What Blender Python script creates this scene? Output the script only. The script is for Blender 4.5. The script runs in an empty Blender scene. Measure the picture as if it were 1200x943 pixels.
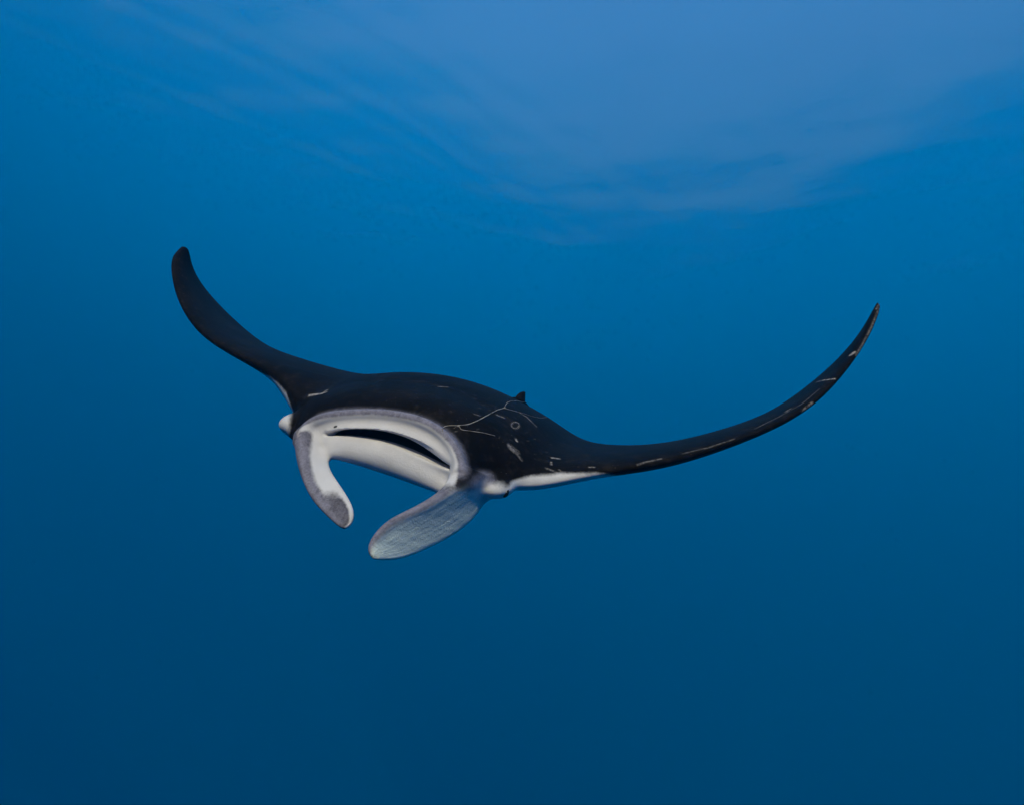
import bpy, bmesh, math, random
import numpy as np
import openvdb as vdb
from mathutils import Matrix, Vector, kdtree
from mathutils.bvhtree import BVHTree

R = math.radians
scene = bpy.context.scene
C = scene.collection

# ------------------------------------------------------------------ camera, light, exposure
PITCH, ROLL = R(12), R(-7)
DEPTH = 170.0                                  # metres below the surface
FOC = 715.0                                   # focal length in pixels of a 1200 wide frame
cam_data = bpy.data.cameras.new('camera')
cam_data.sensor_width = 36.0
cam_data.lens = FOC / 1200 * 36.0
cam_data.clip_start = 0.05
cam_data.clip_end = 8000
cam = bpy.data.objects.new('camera', cam_data)
C.objects.link(cam)
# view frame: x right, y away, z up in the picture
VIEW = Matrix.Translation((0, 0, -DEPTH)) @ Matrix.Rotation(PITCH, 4, 'X') @ Matrix.Rotation(ROLL, 4, 'Y')
cam.matrix_world = VIEW @ Matrix.Rotation(R(90), 4, 'X')
scene.camera = cam

SUN_EL, SUN_AZ = R(40), R(192)               # azimuth clockwise from +Y (away from the camera)
sun_dir = Vector((math.cos(SUN_EL) * math.sin(SUN_AZ), math.cos(SUN_EL) * math.cos(SUN_AZ), math.sin(SUN_EL)))
world = bpy.data.worlds.new('World')
scene.world = world
world.use_nodes = True
wn = world.node_tree.nodes
sky = wn.new('ShaderNodeTexSky')
sky.sky_type = 'NISHITA'
sky.sun_disc = False
sky.sun_elevation = SUN_EL
sky.sun_rotation = SUN_AZ
bg = wn['Background']
bg.inputs['Strength'].default_value = 0.083
world.node_tree.links.new(sky.outputs['Color'], bg.inputs['Color'])
sun_data = bpy.data.lights.new('sun', 'SUN')
sun_data.energy = 5.0
sun_data.angle = R(0.5)
sun_data.color = (1.0, 0.96, 0.95)
sun = bpy.data.objects.new('sun', sun_data)
sun.rotation_euler = sun_dir.to_track_quat('Z', 'Y').to_euler()
C.objects.link(sun)

scene.view_settings.view_transform = 'Standard'
scene.view_settings.look = 'None'
scene.view_settings.exposure = 3.0
scene.view_settings.gamma = 1.0
scene.cycles.use_denoising = True
scene.cycles.max_bounces = 8
scene.cycles.volume_bounces = 2
scene.cycles.transparent_max_bounces = 8


def new_mat(name):
    m = bpy.data.materials.new(name)
    m.use_nodes = True
    m.node_tree.nodes.clear()
    return m, m.node_tree.nodes, m.node_tree.links


# ------------------------------------------------------------------ the sea: body of water and its surface
SIG_T = np.array([0.01140, 0.01160, 0.01325])       # extinction per metre (r, g, b)
ALB = np.array([0.0, 0.210, 0.520])             # share of it that is scattered
G_ANISO = -0.12


def sea_water_material():
    m, n, l = new_mat('sea_water')
    out = n.new('ShaderNodeOutputMaterial')
    add = n.new('ShaderNodeAddShader')
    s_ = SIG_T * ALB
    a_ = SIG_T - s_
    sc = n.new('ShaderNodeVolumeScatter')
    d = float(s_.max())
    sc.inputs['Color'].default_value = (*(s_ / d), 1)
    sc.inputs['Density'].default_value = d
    sc.inputs['Anisotropy'].default_value = G_ANISO
    ab = n.new('ShaderNodeVolumeAbsorption')
    da = 0.05
    ab.inputs['Color'].default_value = (*(1 - a_ / da), 1)
    ab.inputs['Density'].default_value = da
    l.new(sc.outputs[0], add.inputs[0])
    l.new(ab.outputs[0], add.inputs[1])
    l.new(add.outputs[0], out.inputs['Volume'])
    return m


def box_mesh(name, lo, hi):
    bm = bmesh.new()
    bmesh.ops.create_cube(bm, size=1)
    for v in bm.verts:
        v.co = Vector([(hi[i] if v.co[i] > 0 else lo[i]) for i in range(3)])
    me = bpy.data.meshes.new(name)
    bm.to_mesh(me)
    bm.free()
    return me


haze = bpy.data.objects.new('haze', box_mesh('haze', (-2200, -2200, -820), (2200, 2200, -18.0)))
haze.data.materials.append(sea_water_material())
haze['kind'] = 'stuff'
C.objects.link(haze)


RIPPLE = 0.15
IOR = 1.2


def surface_material():
    m, n, l = new_mat('water_surface')
    out = n.new('ShaderNodeOutputMaterial')
    fr = n.new('ShaderNodeFresnel')
    fr.inputs['IOR'].default_value = IOR
    tr = n.new('ShaderNodeBsdfTransparent')
    gl = n.new('ShaderNodeBsdfGlossy')
    gl.inputs['Roughness'].default_value = 0.02
    mx = n.new('ShaderNodeMixShader')
    tc = n.new('ShaderNodeTexCoord')
    nz = n.new('ShaderNodeTexNoise')
    nz.inputs['Scale'].default_value = 0.41
    nz.inputs['Detail'].default_value = 6
    nz.inputs['Roughness'].default_value = 0.75
    l.new(tc.outputs['Object'], nz.inputs['Vector'])
    bp = n.new('ShaderNodeBump')
    bp.inputs['Distance'].default_value = RIPPLE
    l.new(nz.outputs['Fac'], bp.inputs['Height'])
    l.new(bp.outputs[0], fr.inputs['Normal'])
    l.new(bp.outputs[0], gl.inputs['Normal'])
    l.new(fr.outputs[0], mx.inputs[0])
    l.new(tr.outputs[0], mx.inputs[1])
    l.new(gl.outputs[0], mx.inputs[2])
    l.new(mx.outputs[0], out.inputs['Surface'])
    return m


SWELL_A, SWELL_X, SWELL_Y, SWELL_X0, SWELL_PH = 11.0, 110.0, 775.0, 62.0, 2.0
SEED = 5


def water_surface():
    rng = np.random.default_rng(SEED)
    ax = np.concatenate([np.linspace(-3600, -800, 14), np.linspace(-765, 765, 451), np.linspace(800, 3600, 14)])
    X, Y = np.meshgrid(ax, ax, indexing='ij')
    Z = np.zeros_like(X)
    for k in range(12):
        lam = 11.0 * 1.19 ** k
        a = rng.uniform(-1.1, 1.1) + 0.4
        ph = rng.uniform(0, 6.28)
        w = 2 * math.pi / lam
        Z += 0.0035 * lam * np.sin(w * (X * math.sin(a) + Y * math.cos(a)) + ph)
    Z += SWELL_A * (1.7 * np.exp(-((X - SWELL_X0) / SWELL_X) ** 4) - 0.7) * np.sin(2 * math.pi * Y / SWELL_Y + SWELL_PH)
    Z = np.clip(Z, -17.6, 17.6) * (np.maximum(abs(X), abs(Y)) <= 766)
    nx = len(ax)
    verts = np.stack([X, Y, Z], -1).reshape(-1, 3)
    i, j = np.meshgrid(np.arange(nx - 1), np.arange(nx - 1), indexing='ij')
    a = (i * nx + j).ravel()
    faces = np.stack([a, a + nx, a + nx + 1, a + 1], -1)
    me = bpy.data.meshes.new('water_surface')
    me.from_pydata(verts.tolist(), [], faces.tolist())
    me.polygons.foreach_set('use_smooth', [True] * len(me.polygons))
    me.materials.append(surface_material())
    o = bpy.data.objects.new('water_surface', me)
    o['kind'] = 'structure'
    C.objects.link(o)
    return o


water_surface()

# ------------------------------------------------------------------ helpers for the animal


def at(px, py, d):
    """A point d metres away from the camera plane, in the view frame."""
    return np.array([(px - 600.0) / FOC * d, d, -(py - 471.5) / FOC * d])


def spline(pts, m, t=None):
    """Natural cubic spline through pts (n,k), m samples, parameter by index."""
    P = np.asarray(pts, float)
    n = len(P)
    A = np.zeros((n, n)); B = np.zeros_like(P)
    A[0, 0] = A[-1, -1] = 1
    for i in range(1, n - 1):
        A[i, i - 1:i + 2] = (1, 4, 1)
        B[i] = 6 * (P[i - 1] - 2 * P[i] + P[i + 1])
    M = np.linalg.solve(A, B)
    u = np.linspace(0, n - 1, m) if t is None else np.asarray(t, float)
    k = np.clip(u.astype(int), 0, n - 2)
    f = (u - k)[:, None]
    a, b = P[k], P[k + 1]
    Ma, Mb = M[k], M[k + 1]
    return a * (1 - f) + b * f + ((1 - f) ** 3 - (1 - f)) * Ma / 6 + (f ** 3 - f) * Mb / 6


def resample(c, m):
    s = np.concatenate([[0], np.cumsum(np.linalg.norm(np.diff(c, axis=0), axis=1))])
    u = np.linspace(0, s[-1], m)
    return np.stack([np.interp(u, s, c[:, k]) for k in range(c.shape[1])], -1)


def unit(v):
    return v / np.maximum(np.linalg.norm(v, axis=-1, keepdims=True), 1e-9)


def rings_to_mesh(rings):
    """rings (n, m, 3) -> points, quads, triangles of a closed skin."""
    n, m, _ = rings.shape
    pts = rings.reshape(-1, 3)
    i, j = np.meshgrid(np.arange(n - 1), np.arange(m), indexing='ij')
    a = (i * m + j).ravel(); b = (i * m + (j + 1) % m).ravel()
    quads = np.stack([a, b, b + m, a + m], -1)
    c0, c1 = len(pts), len(pts) + 1
    pts = np.vstack([pts, rings[0].mean(0), rings[-1].mean(0)])
    j = np.arange(m)
    t0 = np.stack([np.full(m, c0), (j + 1) % m, j], -1)
    t1 = np.stack([np.full(m, c1), (n - 1) * m + j, (n - 1) * m + (j + 1) % m], -1)
    return pts, quads, np.vstack([t0, t1])


def tube_rings(curve, rad, m=20):
    """Round tube along curve with radius per point (scalar or array)."""
    rad = np.broadcast_to(np.asarray(rad, float), (len(curve),))
    T = unit(np.gradient(curve, axis=0))
    up = np.array([0.13, 0.2, 0.97])
    S = unit(np.cross(T, up)); N = np.cross(S, T)
    th = np.linspace(0, 2 * np.pi, m, endpoint=False)
    return curve[:, None] + rad[:, None, None] * (np.cos(th)[None, :, None] * S[:, None] + np.sin(th)[None, :, None] * N[:, None])


VOX = 0.004
HW = 11
TRF = vdb.createLinearTransform(voxelSize=VOX)


def level_set(parts, hw=HW):
    P, Q, T, o = [], [], [], 0
    for p, q, t in parts:
        P.append(p); Q.append(q + o); T.append(t + o); o += len(p)
    return vdb.FloatGrid.createLevelSetFromPolygons(
        np.vstack(P).astype(np.float32), triangles=np.vstack(T).astype(np.uint32),
        quads=np.vstack(Q).astype(np.uint32), transform=TRF, halfWidth=float(hw))


def smin(a, b, k):
    h = np.clip(0.5 + 0.5 * (b - a) / k, 0, 1)
    return b * (1 - h) + a * h - k * h * (1 - h)


def smax(a, b, k):
    return -smin(-a, -b, k)


# ------------------------------------------------------------------ manta ray: wings and trunk as one airfoil loft
# leading edge | trailing edge (picture column, row, distance), upper and lower thickness
ST = [
    ((212, 291.5, 3.72), (219, 290.5, 3.74), .008, .006),
    ((203, 301, 3.62), (222, 297, 3.76), .014, .010),
    ((202.5, 324, 3.50), (227.5, 317, 3.79), .020, .014),
    ((213, 358, 3.33), (245, 344, 3.84), .028, .020),
    ((240, 393, 3.10), (276, 376, 3.88), .034, .026),
    ((284, 419, 2.88), (313, 405, 3.92), .042, .036),
    ((321, 440, 2.70), (352, 422, 3.95), .060, .056),
    ((344, 468, 2.56), (400, 439, 3.98), .110, .088),
    ((366, 500, 2.45), (470, 456, 3.92), .170, .110),
    ((405, 512, 2.30), (540, 462, 3.90), .205, .120),
    ((450, 522, 2.23), (598, 474, 3.86), .215, .120),
    ((500, 536, 2.17), (640, 494, 3.78), .200, .120),
    ((556, 553, 2.15), (664, 508, 3.68), .172, .095),
    ((618, 567, 2.20), (690, 518, 3.56), .108, .050),
    ((690, 556, 2.25), (724, 522, 3.42), .052, .036),
    ((780, 541, 2.35), (782, 519, 3.25), .036, .034),
    ((870, 514, 2.48), (850, 503, 3.16), .030, .024),
    ((928, 488, 2.57), (904, 481, 3.11), .024, .018),
    ((970, 456, 2.66), (948, 451, 3.06), .020, .014),
    ((1005, 413, 2.79), (984, 419, 3.01), .015, .010),
    ((1023, 380, 2.88), (1011, 386, 2.97), .011, .008),
    ((1031, 358, 2.95), (1028, 355, 2.97), .007, .006),
]
NS, NT = 300, 44
LE = spline([at(*s[0]) for s in ST], NS)
TE = spline([at(*s[1]) for s in ST], NS)
UP = spline([[s[2]] for s in ST], NS)[:, 0]
LO = spline([[s[3]] for s in ST], NS)[:, 0]
chord = TE - LE
span = np.gradient((LE * 0.6 + TE * 0.4), axis=0)
nrm = unit(np.cross(span, chord))
nrm *= np.sign(nrm[:, 2:3])
for _ in range(12):
    nrm[1:-1] = unit(nrm[:-2] + 2 * nrm[1:-1] + nrm[2:])
tt = 0.5 - 0.5 * np.cos(np.linspace(0, np.pi, NT))
prof = 10 * (.2969 * np.sqrt(tt) - .126 * tt - .3516 * tt ** 2 + .2843 * tt ** 3 - .1036 * tt ** 4)
edge = 0.0055 * np.sqrt(np.clip(1 - (2 * tt - 1) ** 2, 0, 1)) ** 0.5


def section(i):
    up = LE[i] + tt[:, None] * chord[i] + nrm[i] * (UP[i] * prof + edge)[:, None]
    lo = LE[i] + tt[:, None] * chord[i] - nrm[i] * (LO[i] * prof + edge)[:, None]
    return np.vstack([up, lo[-2:0:-1]])


disc_rings = np.stack([section(i) for i in range(NS)])
disc = rings_to_mesh(disc_rings)

# tail: a thin whip that hangs behind the trunk
tail_c = spline([at(600, 472, 3.75), at(612, 474, 4.0), at(628, 496, 4.35), at(640, 520, 4.8), at(648, 536, 5.3)], 60)
tail = rings_to_mesh(tube_rings(tail_c, np.linspace(.035, .006, 60), 14))
# small dorsal fin at the tail base
df_root = [at(603, 462, 3.49), at(614, 467, 3.58)]
df_tip = at(613.5, 458.5, 3.60)


def dorsal_fin():
    rings = []
    for k in np.linspace(0, 1, 14):
        a = df_root[0] * (1 - k) + df_tip * k + np.array([0, 0, .012]) * math.sin(math.pi * k)
        b = df_root[1] * (1 - k) + (df_tip + np.array([.008, .02, -.006])) * k
        a = a - np.array([0, 0, .03]) * (1 - k); b = b - np.array([0, 0, .03]) * (1 - k)
        th = np.linspace(0, 2 * np.pi, 20, endpoint=False)
        c = (a + b) / 2
        w = np.array([.95, -.28, 0.0])
        rings.append(c + np.cos(th)[:, None] * (b - a) / 2 + np.sin(th)[:, None] * w * (.014 * (1 - k) + .008))
    return rings_to_mesh(np.array(rings))


grid = level_set([disc, tail, dorsal_fin()])

# ------------------------------------------------------------------ head: rim, lobes, jaw, eyes, mouth
rim_pts = [at(351, 519, 2.26), at(357, 503, 2.28), at(376, 491, 2.27), at(406, 486, 2.24), at(440, 485, 2.20),
           at(474, 489, 2.16), at(504, 499, 2.12), at(526, 517, 2.08), at(537, 537, 2.04), at(538, 552, 2.01)]
rim_c = resample(spline(rim_pts, 200), 120)
rim_r = np.full(120, .017)
rim = rings_to_mesh(tube_rings(rim_c, rim_r))

# the solid head behind the rim: loops round the head from the mouth plane back into the trunk
LOOPS = [
    [(352, 520, 2.27), (355, 503, 2.29), (378, 489, 2.28), (420, 483.5, 2.24), (475, 488, 2.18), (512, 503, 2.13),
     (536, 530, 2.05), (541, 556, 2.03), (520, 570, 2.09), (460, 552, 2.17), (395, 532, 2.25)],
    [(349, 521, 2.36), (346, 499, 2.36), (371, 474, 2.36), (423, 467, 2.30), (486, 471, 2.24), (534, 489, 2.18),
     (566, 524, 2.14), (572, 562, 2.14), (530, 575, 2.28), (463, 557, 2.40), (400, 536, 2.44)],
    [(352, 512, 2.52), (349, 486, 2.52), (375, 463, 2.52), (428, 455, 2.46), (495, 459, 2.40), (552, 477, 2.34),
     (594, 519, 2.28), (598, 563, 2.30), (545, 572, 2.45), (468, 551, 2.55), (405, 529, 2.58)],
    [(375, 508, 2.75), (375, 490, 2.75), (395, 470, 2.75), (440, 464, 2.70), (500, 466, 2.64), (550, 482, 2.58),
     (585, 518, 2.52), (586, 548, 2.52), (545, 556, 2.65), (475, 540, 2.75), (415, 520, 2.78)],
]


def head_rings():
    out = []
    for L in LOOPS:
        P_ = [at(*p) for p in L]
        P_ = P_[-3:] + P_ + P_[:4]
        n_ = len(L)
        out.append(spline(P_, 0, t=3 + np.arange(0, n_ * 8) / 8.0))
    o = np.array(out)
    o = np.stack([spline(o[:, k], 22) for k in range(o.shape[1])], 1)
    return o


head_block = rings_to_mesh(head_rings())

# two edges of each cephalic lobe: the rim edge that carries on from the mouth rim, and the free edge; half thickness
LOBE_R = [   # the animal's right lobe
    ((350, 505, 2.26), (386, 515, 2.36), .045),
    ((348, 524, 2.21), (384, 533, 2.27), .036),
    ((351, 547, 2.14), (386, 549, 2.18), .028),
    ((358, 569, 2.08), (395, 564, 2.10), .022),
    ((370, 589, 2.02), (407, 582, 2.03), .019),
    ((385, 605, 1.98), (414, 599, 1.98), .016),
    ((395, 614, 1.96), (412, 612, 1.96), .012),
    ((402, 618, 1.95), (406, 617, 1.95), .006),
]
LOBE_L = [   # the animal's left lobe
    ((541, 548, 2.03), (584, 568, 2.25), .055),
    ((529, 566, 1.96), (567, 586, 2.18), .042),
    ((507, 583, 1.88), (557, 602, 2.10), .030),
    ((481, 597, 1.81), (536, 622, 2.00), .022),
    ((456, 610, 1.75), (504, 640, 1.89), .018),
    ((439, 627, 1.70), (472, 653, 1.78), .015),
    ((433, 640, 1.68), (448, 655, 1.69), .011),
    ((434, 650, 1.67), (438, 654, 1.67), .006),
]


def lobe(L, bow):
    n = 90
    A = spline([at(*s[0]) for s in L], n)
    B = spline([at(*s[1]) for s in L], n)
    h = spline([[s[2]] for s in L], n)[:, 0]
    axis = unit(np.gradient((A + B) / 2, axis=0))
    wdt = (B - A)
    nr = unit(np.cross(axis, wdt))
    nr *= -np.sign(nr[:, 1:2])                       # towards the camera side
    th = np.linspace(0, 2 * np.pi, 40, endpoint=False)
    a = 0.5 - 0.5 * np.cos(th)                       # 0 at A, 1 at B
    prof_ = np.sign(np.sin(th)) * abs(np.sin(th)) ** .7 * (1.1 - 0.4 * a)
    ring = A[:, None] + a[None, :, None] * wdt[:, None] + prof_[None, :, None] * h[:, None, None] * nr[:, None] \
        + (bow * 4 * a * (1 - a))[None, :, None] * (np.linalg.norm(wdt, axis=1)[:, None, None]) * nr[:, None]
    return ring, A, B, nr


lobeR_rings, RA, RB, RN = lobe(LOBE_R, -0.10)
lobeL_rings, LA, LB, LN = lobe(LOBE_L, -0.03)
lobeR, lobeL = rings_to_mesh(lobeR_rings), rings_to_mesh(lobeL_rings)

# lower jaw: a fat lip between the lobe bases
jaw_top = spline([at(372, 522, 2.29), at(392, 513, 2.25), at(425, 512, 2.20), at(465, 522, 2.15), at(505, 540, 2.10), at(540, 560, 2.06)], 90)
jaw_bot = spline([at(372, 529, 2.30), at(392, 532, 2.28), at(425, 543, 2.23), at(465, 555, 2.19), at(505, 568, 2.14), at(540, 578, 2.10)], 90)


def jaw_rings():
    out = []  # rounded lip, fuller in front
    T = unit(np.gradient(jaw_top, axis=0))
    for i in range(90):
        a, b = jaw_top[i], jaw_bot[i]
        c = (a + b) / 2 + np.array([0.01, .025, 0])
        up = (a - b) / 2
        fw = unit(np.cross(T[i], up)); fw = fw * (-np.sign(fw[1]))
        th = np.linspace(0, 2 * np.pi, 36, endpoint=False)
        ca, sa = np.cos(th), np.sin(th)
        ex = np.sign(ca) * abs(ca) ** 0.85
        out.append(c + ex[:, None] * fw * .075 + sa[:, None] * up * 1.06)
    return np.array(out)


jaw = rings_to_mesh(jaw_rings())

# the mouth gap
def gap_rings(top, bot, back, depth):
    out = []
    T = unit(np.gradient(top, axis=0))
    for i in range(len(top)):
        a, b = top[i], bot[i]
        up = (a - b) / 2
        fw = unit(np.cross(T[i], up)); fw = fw * (-np.sign(fw[1]))
        c = (a + b) / 2 - fw * back
        th = np.linspace(0, 2 * np.pi, 32, endpoint=False)
        out.append(c + np.cos(th)[:, None] * fw * depth + np.sin(th)[:, None] * up)
    return np.array(out)


slot_top = spline([at(389, 509, 2.28), at(404, 503, 2.26), at(440, 503, 2.22), at(475, 511, 2.18), at(508, 526, 2.13), at(534, 546, 2.08)], 80)
slot_bot = spline([at(387, 512, 2.28), at(404, 510, 2.26), at(440, 514, 2.22), at(475, 524, 2.18), at(508, 539, 2.13), at(533, 550, 2.08)], 80)
slot = rings_to_mesh(gap_rings(slot_top, slot_bot, 0.03, .16))

# upper jaw: the smooth face between the rim and the upper edge of the mouth
def upper_face():
    U = resample(rim_c[10:112], 80)
    W = spline([at(384, 508, 2.25), at(404, 502.5, 2.205), at(440, 502.5, 2.155), at(475, 510, 2.115), at(508, 525, 2.08), at(534, 545, 2.04)], 80)
    W = resample(W, 80)
    bk = np.array([.03, .13, 0])
    out = []
    for u_, w_ in zip(U, W):
        m1 = u_ * .66 + w_ * .34 + np.array([0, .010, 0])
        m2 = u_ * .33 + w_ * .67 + np.array([0, .010, 0])
        out.append([u_, m1, m2, w_, w_ + bk, (u_ + w_) / 2 + bk, u_ + bk])
    return rings_to_mesh(np.array(out))


eyeR_c, eyeL_c = at(344, 497, 2.44), at(582, 571, 2.16)


def ellipsoid(c, r, rot=None):
    th, ph = np.linspace(0, 2 * np.pi, 32, endpoint=False), np.linspace(0.05, np.pi - 0.05, 20)
    p = np.stack([np.outer(np.sin(ph), np.cos(th)), np.outer(np.sin(ph), np.sin(th)), np.outer(np.cos(ph), np.ones(32))], -1) * np.array(r)
    if rot is not None:
        p = p @ np.array(rot).T
    return rings_to_mesh(p + c)


eyeR = ellipsoid(eyeR_c, (.050, .07, .036))
eyeL = ellipsoid(eyeL_c, (.052, .08, .030))

LO_B, HI_B = np.array([-1.05, 1.52, -.58]), np.array([.30, 2.80, .24])
i0 = np.floor(LO_B / VOX).astype(int)
dim = np.ceil((HI_B - LO_B) / VOX).astype(int)
BG = HW * VOX


def dense(g):
    a = np.empty(tuple(dim), np.float32)
    g.copyToArray(a, ijk=tuple(int(x) for x in i0))
    return a


S = dense(grid)
S = smin(S, dense(level_set([head_block])), .045)
S = smin(S, dense(level_set([rim])), .02)
S = smin(S, dense(level_set([upper_face()])), .02)
S = smin(S, dense(level_set([eyeR])), .045)
S = smin(S, dense(level_set([eyeL])), .06)
S = smin(S, dense(level_set([jaw])), .02)
S = smin(S, dense(level_set([lobeR])), .03)
S = smin(S, dense(level_set([lobeL])), .03)
S = smax(S, -dense(level_set([slot])), .008)
S = np.clip(S, -BG, BG)
grid.copyFromArray(np.ascontiguousarray(S), ijk=tuple(int(x) for x in i0), tolerance=0.0)
V, Qd = grid.convertToQuads(isovalue=0.0)
V = np.asarray(V, float); Qd = np.asarray(Qd)
# keep the outer skin only: drop islands
def keep_largest(V, Qd):
    lab = np.arange(len(V))
    for _ in range(400):
        m = lab[Qd].min(1)
        new = lab.copy()
        for k in range(4):
            np.minimum.at(new, Qd[:, k], m)
        new = new[new]
        if (new == lab).all():
            break
        lab = new
    ids, cnt = np.unique(lab, return_counts=True)
    best = ids[cnt.argmax()]
    kv = lab == best
    idx = np.cumsum(kv) - 1
    return V[kv], idx[Qd[kv[Qd[:, 0]]]]


V, Qd = keep_largest(V, Qd)
# light smoothing of the grid steps
for _ in range(3):
    acc = np.zeros_like(V); cnt = np.zeros(len(V))
    for k in range(4):
        a, b = Qd[:, k], Qd[:, (k + 1) % 4]
        for c in range(3):
            acc[:, c] += np.bincount(a, V[b, c], len(V)) + np.bincount(b, V[a, c], len(V))
        cnt += np.bincount(a, minlength=len(V)) + np.bincount(b, minlength=len(V))
    V = V * 0.5 + 0.5 * acc / cnt[:, None]
print('MANTA verts', len(V), 'quads', len(Qd))

# ------------------------------------------------------------------ pigment masks per vertex
def nearest(points):
    kd = kdtree.KDTree(len(points))
    for i, p in enumerate(points):
        kd.insert(p, i)
    kd.balance()
    return kd


def query(kd, pts):
    idx = np.empty(len(pts), int); dist = np.empty(len(pts))
    f = kd.find
    for i, p in enumerate(pts):
        _, idx[i], dist[i] = f(p)
    return idx, dist


def sstep(a, b, x):
    t = np.clip((x - a) / (b - a), 0, 1)
    return t * t * (3 - 2 * t)


n = len(V)
white = np.zeros(n); grey = np.zeros(n); mouth = np.zeros(n); wrinkle = np.zeros(n); lobeuv = np.zeros((n, 3))
# trunk and wings: white below the leading edge line
sub = disc_rings[:, ::2, :]
kd = nearest(sub.reshape(-1, 3))
idx, ddisc = query(kd, V)
si, ri = idx // sub.shape[1], idx % sub.shape[1]
off = ((V - LE[si]) * nrm[si]).sum(1) - 0                 # height above the chord line at that station
tpar = np.clip(((V - LE[si]) * chord[si]).sum(1) / (chord[si] ** 2).sum(1), 0, 1)
edge_line = np.interp(si, np.array([0, 70, 84, 95, 104, 120, 165, 178, 186, 194, 202, 208, 230, 299]) * NS / 300.0, [-.02, -.05, -.02, -.015, -.05, -.06, -.05, .0, .030, .022, -.004, -.05, -.04, -.02])
white = 1 - sstep(-.018, .020, off - edge_line)
below = (ri * 2 >= NT).astype(float) * (1 - sstep(.86, .95, tpar)) * sstep(10, 40, si) * (1 - sstep(262, 288, si))
k_ = sstep(.14, .30, tpar)
white = white * (1 - k_) + below * k_
white = np.where((ddisc > .03) & (V[:, 1] > 3.3), 0, white)
head = (V[:, 0] > LO_B[0]) & (V[:, 0] < HI_B[0]) & (V[:, 1] < 2.62)
hv = np.where(head)[0]
P = V[hv]
ri_, rd = query(nearest(rim_c), P)
Tm = unit(np.gradient(rim_c, axis=0))
ctr = at(450, 525, 2.2)
hd = unit(np.array([-.283, -.957, -.05]))
inward = unit(ctr - rim_c); inward = inward - (inward @ hd)[:, None] * hd; inward = unit(inward - (inward * Tm).sum(1, keepdims=True) * Tm)
side = ((P - rim_c[ri_]) * inward[ri_]).sum(1)
wr = sstep(-.008, .012, side)
# inside the rim (towards the mouth): white; outside: purple-grey fading to black
near_rim = 1 - sstep(.0, .085, rd)
w_head = white[hv]
g_head = np.zeros(len(hv))
jd = query(nearest(np.vstack([c_[4:84] for c_ in (jaw_top, jaw_bot, (jaw_top + jaw_bot) / 2, jaw_bot + np.array([.01, .05, -.01]), jaw_bot + np.array([.02, .11, -.01]), jaw_bot + np.array([.03, .18, -.01]))])), P)[1]
inside_zone = (side > -.01) & (rd < .16)
w_head = np.where(inside_zone, np.maximum(w_head, wr), w_head)
w_head = np.maximum(w_head, 1 - sstep(.04, .07, jd) * 1.0)
g_head = (1 - sstep(-.012, .062, rd)) * 0.95 * (1 - sstep(.02, .06, side))
# eye bulges: mottled white
for c, r0, r1 in ((eyeR_c + np.array([-.03, -.03, -.005]), .03, .085), (eyeL_c + np.array([-.005, -.05, -.022]), .02, .09)):
    e = np.linalg.norm((P - c) * np.array([1, .8, 1.15]), axis=1)
    w_head = np.maximum(w_head, 1 - sstep(r0, r1, e))
e = np.linalg.norm((P - at(562, 567, 2.09)) * np.array([1, .5, 1.2]), axis=1)
w_head = np.maximum(w_head, .5 * (1 - sstep(.015, .06, e)))
g_head = np.maximum(g_head, .8 * (1 - sstep(.02, .085, e)))
# lobes
for rings, A_, B_, N_, which in ((lobeR_rings, RA, RB, RN, 0), (lobeL_rings, LA, LB, LN, 1)):
    kd = nearest(rings.reshape(-1, 3))
    idx, dd = query(kd, P)
    s_i, th_i = idx // 40, idx % 40
    wd = B_ - A_
    a = np.clip(((P - A_[s_i]) * wd[s_i]).sum(1) / (wd[s_i] ** 2).sum(1), 0, 1)
    s = s_i / 89.0
    front = ((P - (A_[s_i] + a[:, None] * wd[s_i])) * N_[s_i]).sum(1)
    # distance to other parts decides ownership
    own = (1 - sstep(.004, .02, dd)) * (sstep(.0, .07, s) if which == 0 else sstep(.06, .28, s))
    if which == 0:
        edge_dark = 1 - sstep(.12, .58, a)
        tip = sstep(.42, .66, s) * (1 - sstep(.74, .94, a)) * (1 - sstep(.95, 1.0, s))
        w = 1 - np.maximum(edge_dark, tip)
        g = np.maximum(.36 + edge_dark * .22, tip * .44)
        back = sstep(.0, -.01, front)
    else:
        edge_dark = 1 - sstep(.02, .10, a)
        w = (1 - edge_dark) * .62
        g = edge_dark * .6 + (1 - edge_dark) * .6
        wrinkle[hv] = np.maximum(wrinkle[hv], own * sstep(.04, .2, a) * sstep(0.02, .2, s))
        lobeuv[hv] = np.where((own > .01)[:, None], np.stack([s * .5, a * .13, np.zeros_like(a)], -1), lobeuv[hv])
    w_head = w_head * (1 - own) + w * own
    g_head = g_head * (1 - own) + g * own
white[hv] = w_head; grey[hv] = g_head
# mouth lining
md = query(nearest(np.vstack([(slot_top + slot_bot) / 2 + np.array([0.02, q, 0]) for q in (.05, .09, .13, .17)])), P)[1]
mouth[hv] = (1 - sstep(.035, .05, md)) * sstep(.022, .04, rd)

# soften the masks over the skin


def relax(arr, it):
    for _ in range(it):
        acc = np.zeros(n); cn = np.zeros(n)
        for k in range(4):
            a_, b_ = Qd[:, k], Qd[:, (k + 1) % 4]
            acc += np.bincount(a_, arr[b_], n) + np.bincount(b_, arr[a_], n)
            cn += np.bincount(a_, minlength=n) + np.bincount(b_, minlength=n)
        arr = .4 * arr + .6 * acc / cn
    return arr


white, grey, mouth, wrinkle = relax(white, 5), relax(grey, 5), relax(mouth, 2), relax(wrinkle, 4)
# old scars and pale marks on the black skin, traced over the surface: columns/rows, half width (m), strength
bvh = BVHTree.FromPolygons(V.tolist(), Qd.tolist())


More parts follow.
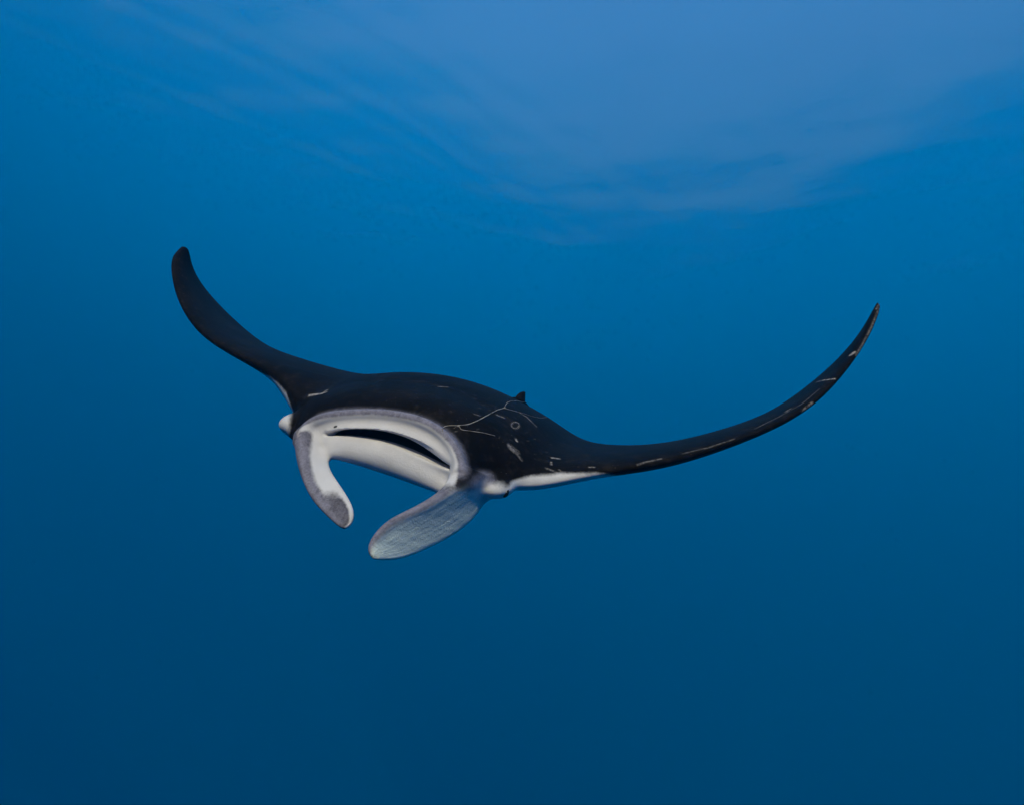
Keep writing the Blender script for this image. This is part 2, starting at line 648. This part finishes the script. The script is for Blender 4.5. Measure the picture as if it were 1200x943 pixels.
def on_skin(px, py):
    d = Vector(at(px, py, 1.0)).normalized()
    hit = bvh.ray_cast(Vector((0, 0, 0)), d)
    return hit[0], hit[1]


def trace(pts, step=2.0):
    out = []
    for (x0, y0), (x1, y1) in zip(pts[:-1], pts[1:]):
        m = max(2, int(math.hypot(x1 - x0, y1 - y0) / step) + 1)
        for k in range(m):
            h, nn = on_skin(x0 + (x1 - x0) * k / (m - 1), y0 + (y1 - y0) * k / (m - 1))
            if h is not None:
                out.append((h, nn))
    return out


ring_scar = [(604 + 4.5 * math.cos(t), 498 + 3.6 * math.sin(t)) for t in np.linspace(0, 5.6, 14)]
SCARS = [
    ([(364, 463), (372, 462), (381, 460)], .011, .9), ([(376, 462), (383, 457)], .007, .55),
    ([(597, 523), (602, 527.5)], .012, .5), ([(601, 527), (606, 532), (611, 538)], .007, .32), ([(598, 523), (606, 529)], .016, .2),
    (ring_scar, .0045, .45), ([(604.5, 514), (605.5, 516)], .006, .8),
    ([(647, 536), (655, 537)], .006, .6), ([(646, 541), (646, 544)], .004, .5),
    ([(514, 453), (524, 453.5)], .005, .35), ([(582, 486), (590, 489)], .006, .4),
    ([(610, 484), (618, 489), (628, 499)], .006, .4), ([(640, 548), (662, 557)], .004, .35), ([(655, 550), (668, 560)], .003, .3),
    ([(690, 547), (696, 547)], .004, .4), ([(747, 544), (756, 541), (775, 537)], .004, .3),
    ([(800, 531), (830, 524), (860, 514)], .003, .22), ([(885, 502), (915, 487), (940, 473), (960, 456)], .0025, .25),
    ([(921, 482), (926, 479)], .006, .5), ([(957, 447.5), (966, 445.5), (978, 444)], .004, .8),
    ([(997, 416), (1001, 413)], .009, .7), ([(1003, 417), (1012, 402), (1022, 382), (1030, 362)], .005, .3),
    ([(940, 482), (952, 472)], .006, .4), ([(1027, 362), (1031, 357)], .006, .3),
    ([(348, 505), (350, 510)], .006, .5), ([(556, 485), (562, 487)], .004, .25),
]
rs = random.Random(5)
for _ in range(45):
    x, y = rs.gauss(570, 50), rs.gauss(480, 22)
    SCARS.append(([(x, y), (x + rs.uniform(-3, 3), y + rs.uniform(-1.5, 1.5))], .0012, rs.uniform(.08, .3)))
for _ in range(25):
    x, y = rs.uniform(620, 800), 535 + rs.gauss(0, 10)
    SCARS.append(([(x, y), (x + rs.uniform(0, 3), y)], .0012, rs.uniform(.08, .25)))
scar = np.zeros(n)
spt, sw, sst = [], [], []
for pts, w_, st_ in SCARS:
    for h, _n in trace(pts, 1.0):
        spt.append(h); sw.append(w_); sst.append(st_)
kv = nearest(V)
for h, w_, st_ in zip(spt, sw, sst):
    for _c, i_, d_ in kv.find_range(h, w_ * 1.2 + .003):
        f = 1 - min(1, max(0, (d_ - w_ * .5) / (w_ * .6 + .002)))
        if st_ * f > scar[i_]:
            scar[i_] = st_ * f

for pts, w_, st_ in (([(392, 500), (394, 499.5)], .0045, .9), ([(394, 499), (397, 501)], .002, .4),
                     ([(424, 511.5), (445, 515), (465, 521), (485, 529), (505, 539.5), (524, 552)], .0014, .36)):
    for h, _n in trace(pts, 1.0):
        for _c, i_, d_ in kv.find_range(h, w_ + .004):
            mouth[i_] = max(mouth[i_], st_ * (1 - min(1, max(0, (d_ - w_ * .6) / .004))))

# ------------------------------------------------------------------ the mesh in the animal's own frame
fwd = unit(np.array([-.283, -.957, -.05]))          # heading, in the view frame (x right, y away, z up)
left = np.array([.934, -.275, -.231]); left = unit(left - fwd * (left @ fwd))
upv = np.cross(fwd, left)
org = at(505, 490, 2.9)
AX = np.stack([fwd, left, upv], 1)
local = (V - org) @ AX
Mv = Matrix([[*AX[0], org[0]], [*AX[1], org[1]], [*AX[2], org[2]], [0, 0, 0, 1]])
MANTA = VIEW @ Mv
inv_local = lambda p: (np.asarray(p) - org) @ AX

me = bpy.data.meshes.new('body')
me.from_pydata(local.tolist(), [], Qd.tolist())
me.polygons.foreach_set('use_smooth', [True] * len(me.polygons))
for nm, arr in (('white', white), ('grey', grey), ('mouth', mouth), ('wrinkle', wrinkle), ('scar', scar)):
    at_ = me.attributes.new(nm, 'FLOAT', 'POINT')
    at_.data.foreach_set('value', np.clip(arr, 0, 1).astype(np.float32))
at_ = me.attributes.new('lobe_uv', 'FLOAT_VECTOR', 'POINT')
at_.data.foreach_set('vector', lobeuv.astype(np.float32).ravel())


def skin_material():
    m, n, l = new_mat('manta_skin')
    out = n.new('ShaderNodeOutputMaterial')
    b = n.new('ShaderNodeBsdfPrincipled')
    l.new(b.outputs[0], out.inputs['Surface'])
    tc = n.new('ShaderNodeTexCoord')

    def attr(name):
        a = n.new('ShaderNodeAttribute'); a.attribute_name = name
        return a

    def mixc(fac, a, c2):
        x = n.new('ShaderNodeMix'); x.data_type = 'RGBA'
        if isinstance(fac, float): x.inputs[0].default_value = fac
        else: l.new(fac, x.inputs[0])
        for k, v in ((6, a), (7, c2)):
            if isinstance(v, tuple): x.inputs[k].default_value = (*v, 1)
            else: l.new(v, x.inputs[k])
        return x.outputs[2]

    def math_(op, a, c2=None, c3=None):
        x = n.new('ShaderNodeMath'); x.operation = op
        for k, v in ((0, a), (1, c2), (2, c3)):
            if v is None: continue
            if isinstance(v, (int, float)): x.inputs[k].default_value = v
            else: l.new(v, x.inputs[k])
        return x.outputs[0]

    def noise(scale, detail=4, rough=.6, vec=None):
        x = n.new('ShaderNodeTexNoise')
        x.inputs['Scale'].default_value = scale; x.inputs['Detail'].default_value = detail
        x.inputs['Roughness'].default_value = rough
        l.new(vec or tc.outputs['Object'], x.inputs['Vector'])
        return x.outputs['Fac']

    def ramp(v, a, c2):
        x = n.new('ShaderNodeMapRange'); x.interpolation_type = 'SMOOTHSTEP'
        x.inputs['From Min'].default_value = a; x.inputs['From Max'].default_value = c2
        l.new(v, x.inputs['Value'])
        return x.outputs['Result']

    big, mid, fine = noise(6), noise(26), noise(120, 3)
    black = mixc(ramp(big, .35, .7), (.0038, .0029, .0025), (.0082, .0062, .0053))
    black = mixc(math_('MULTIPLY', ramp(mid, .50, .74), .5), black, (.028, .0215, .019))
    # pale pin-prick flecks
    vor = n.new('ShaderNodeTexVoronoi'); vor.inputs['Scale'].default_value = 60
    l.new(tc.outputs['Object'], vor.inputs['Vector'])
    fleck = math_('MULTIPLY', math_('LESS_THAN', vor.outputs['Distance'], .09), ramp(big, .5, .62))
    black = mixc(math_('MULTIPLY', fleck, .5), black, (.30, .25, .24))
    # purple grey band
    g = attr('grey').outputs['Fac']
    gm = math_('MULTIPLY', g, math_('MULTIPLY_ADD', math_('ADD', math_('MULTIPLY', mid, .5), math_('MULTIPLY', fine, .5)), 1.6, .15))
    c = mixc(ramp(gm, .05, .85), black, (.30, .285, .37))
    # white
    w = attr('white').outputs['Fac']
    wm = math_('ADD', w, math_('MULTIPLY', math_('SUBTRACT', math_('ADD', math_('MULTIPLY', mid, .6), math_('MULTIPLY', fine, .4)), .5), .55))
    whitec = mixc(ramp(big, .3, .7), (.60, .575, .605), (.69, .665, .695))
    c = mixc(ramp(wm, .2, .8), c, whitec)
    wrk = attr('wrinkle').outputs['Fac']
    c = mixc(math_('MULTIPLY', wrk, .8), c, (.62, .71, .68))
    sc_ = attr('scar').outputs['Fac']
    c = mixc(math_('MULTIPLY', sc_, ramp(noise(80, 5, .75), .30, .66)), c, (.62, .55, .53))
    mo = attr('mouth').outputs['Fac']
    c = mixc(ramp(mo, .2, .8), c, (.05, .05, .052))
    l.new(c, b.inputs['Base Color'])
    b.inputs['Roughness'].default_value = .55
    b.inputs['Specular IOR Level'].default_value = .05
    # relief: fine skin grain, folds along the unfurled lobe
    uv = attr('lobe_uv')
    mp = n.new('ShaderNodeMapping'); mp.inputs['Scale'].default_value = (14, 95, 1); mp.inputs['Rotation'].default_value = (0, 0, .35)
    l.new(uv.outputs['Vector'], mp.inputs['Vector'])
    wv = noise(1.0, 3, .55, mp.outputs['Vector'])
    mp2 = n.new('ShaderNodeMapping'); mp2.inputs['Scale'].default_value = (34, 16, 1); mp2.inputs['Rotation'].default_value = (0, 0, .8)
    l.new(uv.outputs['Vector'], mp2.inputs['Vector'])
    wv2 = noise(1.0, 2, .5, mp2.outputs['Vector'])
    folds = math_('ADD', math_('MULTIPLY', wv, .0032), math_('MULTIPLY', wv2, .0055))
    h = math_('ADD', math_('MULTIPLY', fine, .0012), math_('MULTIPLY', folds, wrk))
    bp = n.new('ShaderNodeBump'); bp.inputs['Strength'].default_value = .8; bp.inputs['Distance'].default_value = 1.0
    l.new(h, bp.inputs['Height'])
    l.new(bp.outputs[0], b.inputs['Normal'])
    return m


manta = bpy.data.objects.new('manta_ray', None)
manta.empty_display_size = 0.3
manta.matrix_world = MANTA
manta['label'] = 'black manta ray with white mouth gliding with both wings raised in blue open water'
manta['category'] = 'manta ray'
C.objects.link(manta)
body = bpy.data.objects.new('body', me)
me.materials.append(skin_material())
body.parent = manta
C.objects.link(body)

# ------------------------------------------------------------------ eyes
def eye_material():
    m, n, l = new_mat('eye')
    out = n.new('ShaderNodeOutputMaterial'); b = n.new('ShaderNodeBsdfPrincipled')
    nz = n.new('ShaderNodeTexNoise'); nz.inputs['Scale'].default_value = 90
    rp = n.new('ShaderNodeValToRGB')
    rp.color_ramp.elements[0].color = (.004, .004, .005, 1); rp.color_ramp.elements[1].color = (.012, .011, .012, 1)
    l.new(nz.outputs['Fac'], rp.inputs[0]); l.new(rp.outputs[0], b.inputs['Base Color'])
    b.inputs['Roughness'].default_value = .18
    l.new(b.outputs[0], out.inputs['Surface'])
    return m


eye_mat = eye_material()


def mesh_object(name, part, parent, mat):
    p, q, t = part
    m = bpy.data.meshes.new(name)
    m.from_pydata([list(x) for x in inv_local(p)] if parent is manta else [list(x) for x in p], [], q.tolist() + t.tolist())
    m.polygons.foreach_set('use_smooth', [True] * len(m.polygons))
    m.materials.append(mat)
    o = bpy.data.objects.new(name, m)
    o.parent = parent
    C.objects.link(o)
    return o


h, _n = on_skin(593, 578.5)
tilt = np.array([[.86, 0, .5], [0, 1, 0], [-.5, 0, .86]])
mesh_object('eye', ellipsoid(np.array(h) + np.array([.000, .007, .001]), (.009, .014, .016), tilt), manta, eye_mat)
mesh_object('eye', ellipsoid(eyeR_c + np.array([-.044, .02, -.012]), (.014, .018, .014)), manta, eye_mat)

# ------------------------------------------------------------------ fishing line snagged over the back
def line_material():
    m, n, l = new_mat('old_fishing_line')
    out = n.new('ShaderNodeOutputMaterial'); b = n.new('ShaderNodeBsdfPrincipled')
    nz = n.new('ShaderNodeTexNoise'); nz.inputs['Scale'].default_value = 40
    tc = n.new('ShaderNodeTexCoord'); l.new(tc.outputs['Object'], nz.inputs['Vector'])
    rp = n.new('ShaderNodeValToRGB')
    rp.color_ramp.elements[0].position = .35; rp.color_ramp.elements[1].position = .65
    rp.color_ramp.elements[0].color = (.16, .13, .11, 1); rp.color_ramp.elements[1].color = (.42, .38, .34, 1)
    l.new(nz.outputs['Fac'], rp.inputs[0]); l.new(rp.outputs[0], b.inputs['Base Color'])
    b.inputs['Roughness'].default_value = .6
    l.new(b.outputs[0], out.inputs['Surface'])
    return m


LINES = [   # strands: columns/rows along the skin, radius
    ([(519, 506), (518.5, 502), (521, 499.5), (528, 498.5), (536, 498.8)], .0014),
    ([(536, 498.8), (548, 498), (560, 493), (572, 486.5), (582, 481), (591, 478.5)], .0019),
    ([(591, 478.5), (592, 474), (596, 470.5), (603, 469.8), (612, 470.5), (622, 472.5), (629, 475)], .0012),
    ([(591, 478.5), (600, 481), (612, 484), (622, 487.5), (634, 490), (642, 488.5)], .0009),
    ([(538, 499), (540, 503.5), (552, 505), (566, 507), (580, 510.5)], .0011),
]
fl_root = np.array(on_skin(560, 493)[0])
strands = []
for pts, rad in LINES:
    hits = trace(pts, 1.5)
    if len(hits) < 4:
        continue
    c = np.array([np.array(a) + np.array(b) * (rad * 1.1) * (1 if b.dot(a) < 0 else -1) for a, b in hits])
    keep = np.concatenate([[True], np.linalg.norm(np.diff(c, axis=0), axis=1) > 5e-4])
    c = resample(c[keep], max(20, len(c)))
    for _ in range(2):
        c[1:-1] = (c[:-2] + 2 * c[1:-1] + c[2:]) / 4
    strands.append(rings_to_mesh(tube_rings(c, rad, 8)))
hk = np.array(on_skin(591, 478.5)[0])
strands.append(ellipsoid(hk, (.006, .006, .005)))
hk2 = np.array(on_skin(537, 499)[0])
strands.append(ellipsoid(hk2, (.004, .004, .004)))
P_, Q_, T_, o_ = [], [], [], 0
for p, q, t in strands:
    P_.append(p); Q_.append(q + o_); T_.append(t + o_); o_ += len(p)
fl = mesh_object('fishing_line', (np.vstack(P_) - fl_root, np.vstack(Q_), np.vstack(T_)), None, line_material())
fl.matrix_world = VIEW @ Matrix.Translation(Vector(fl_root))
fl['label'] = 'thin pale old fishing line snagged and looped across the black back of the manta ray'
fl['category'] = 'fishing line'
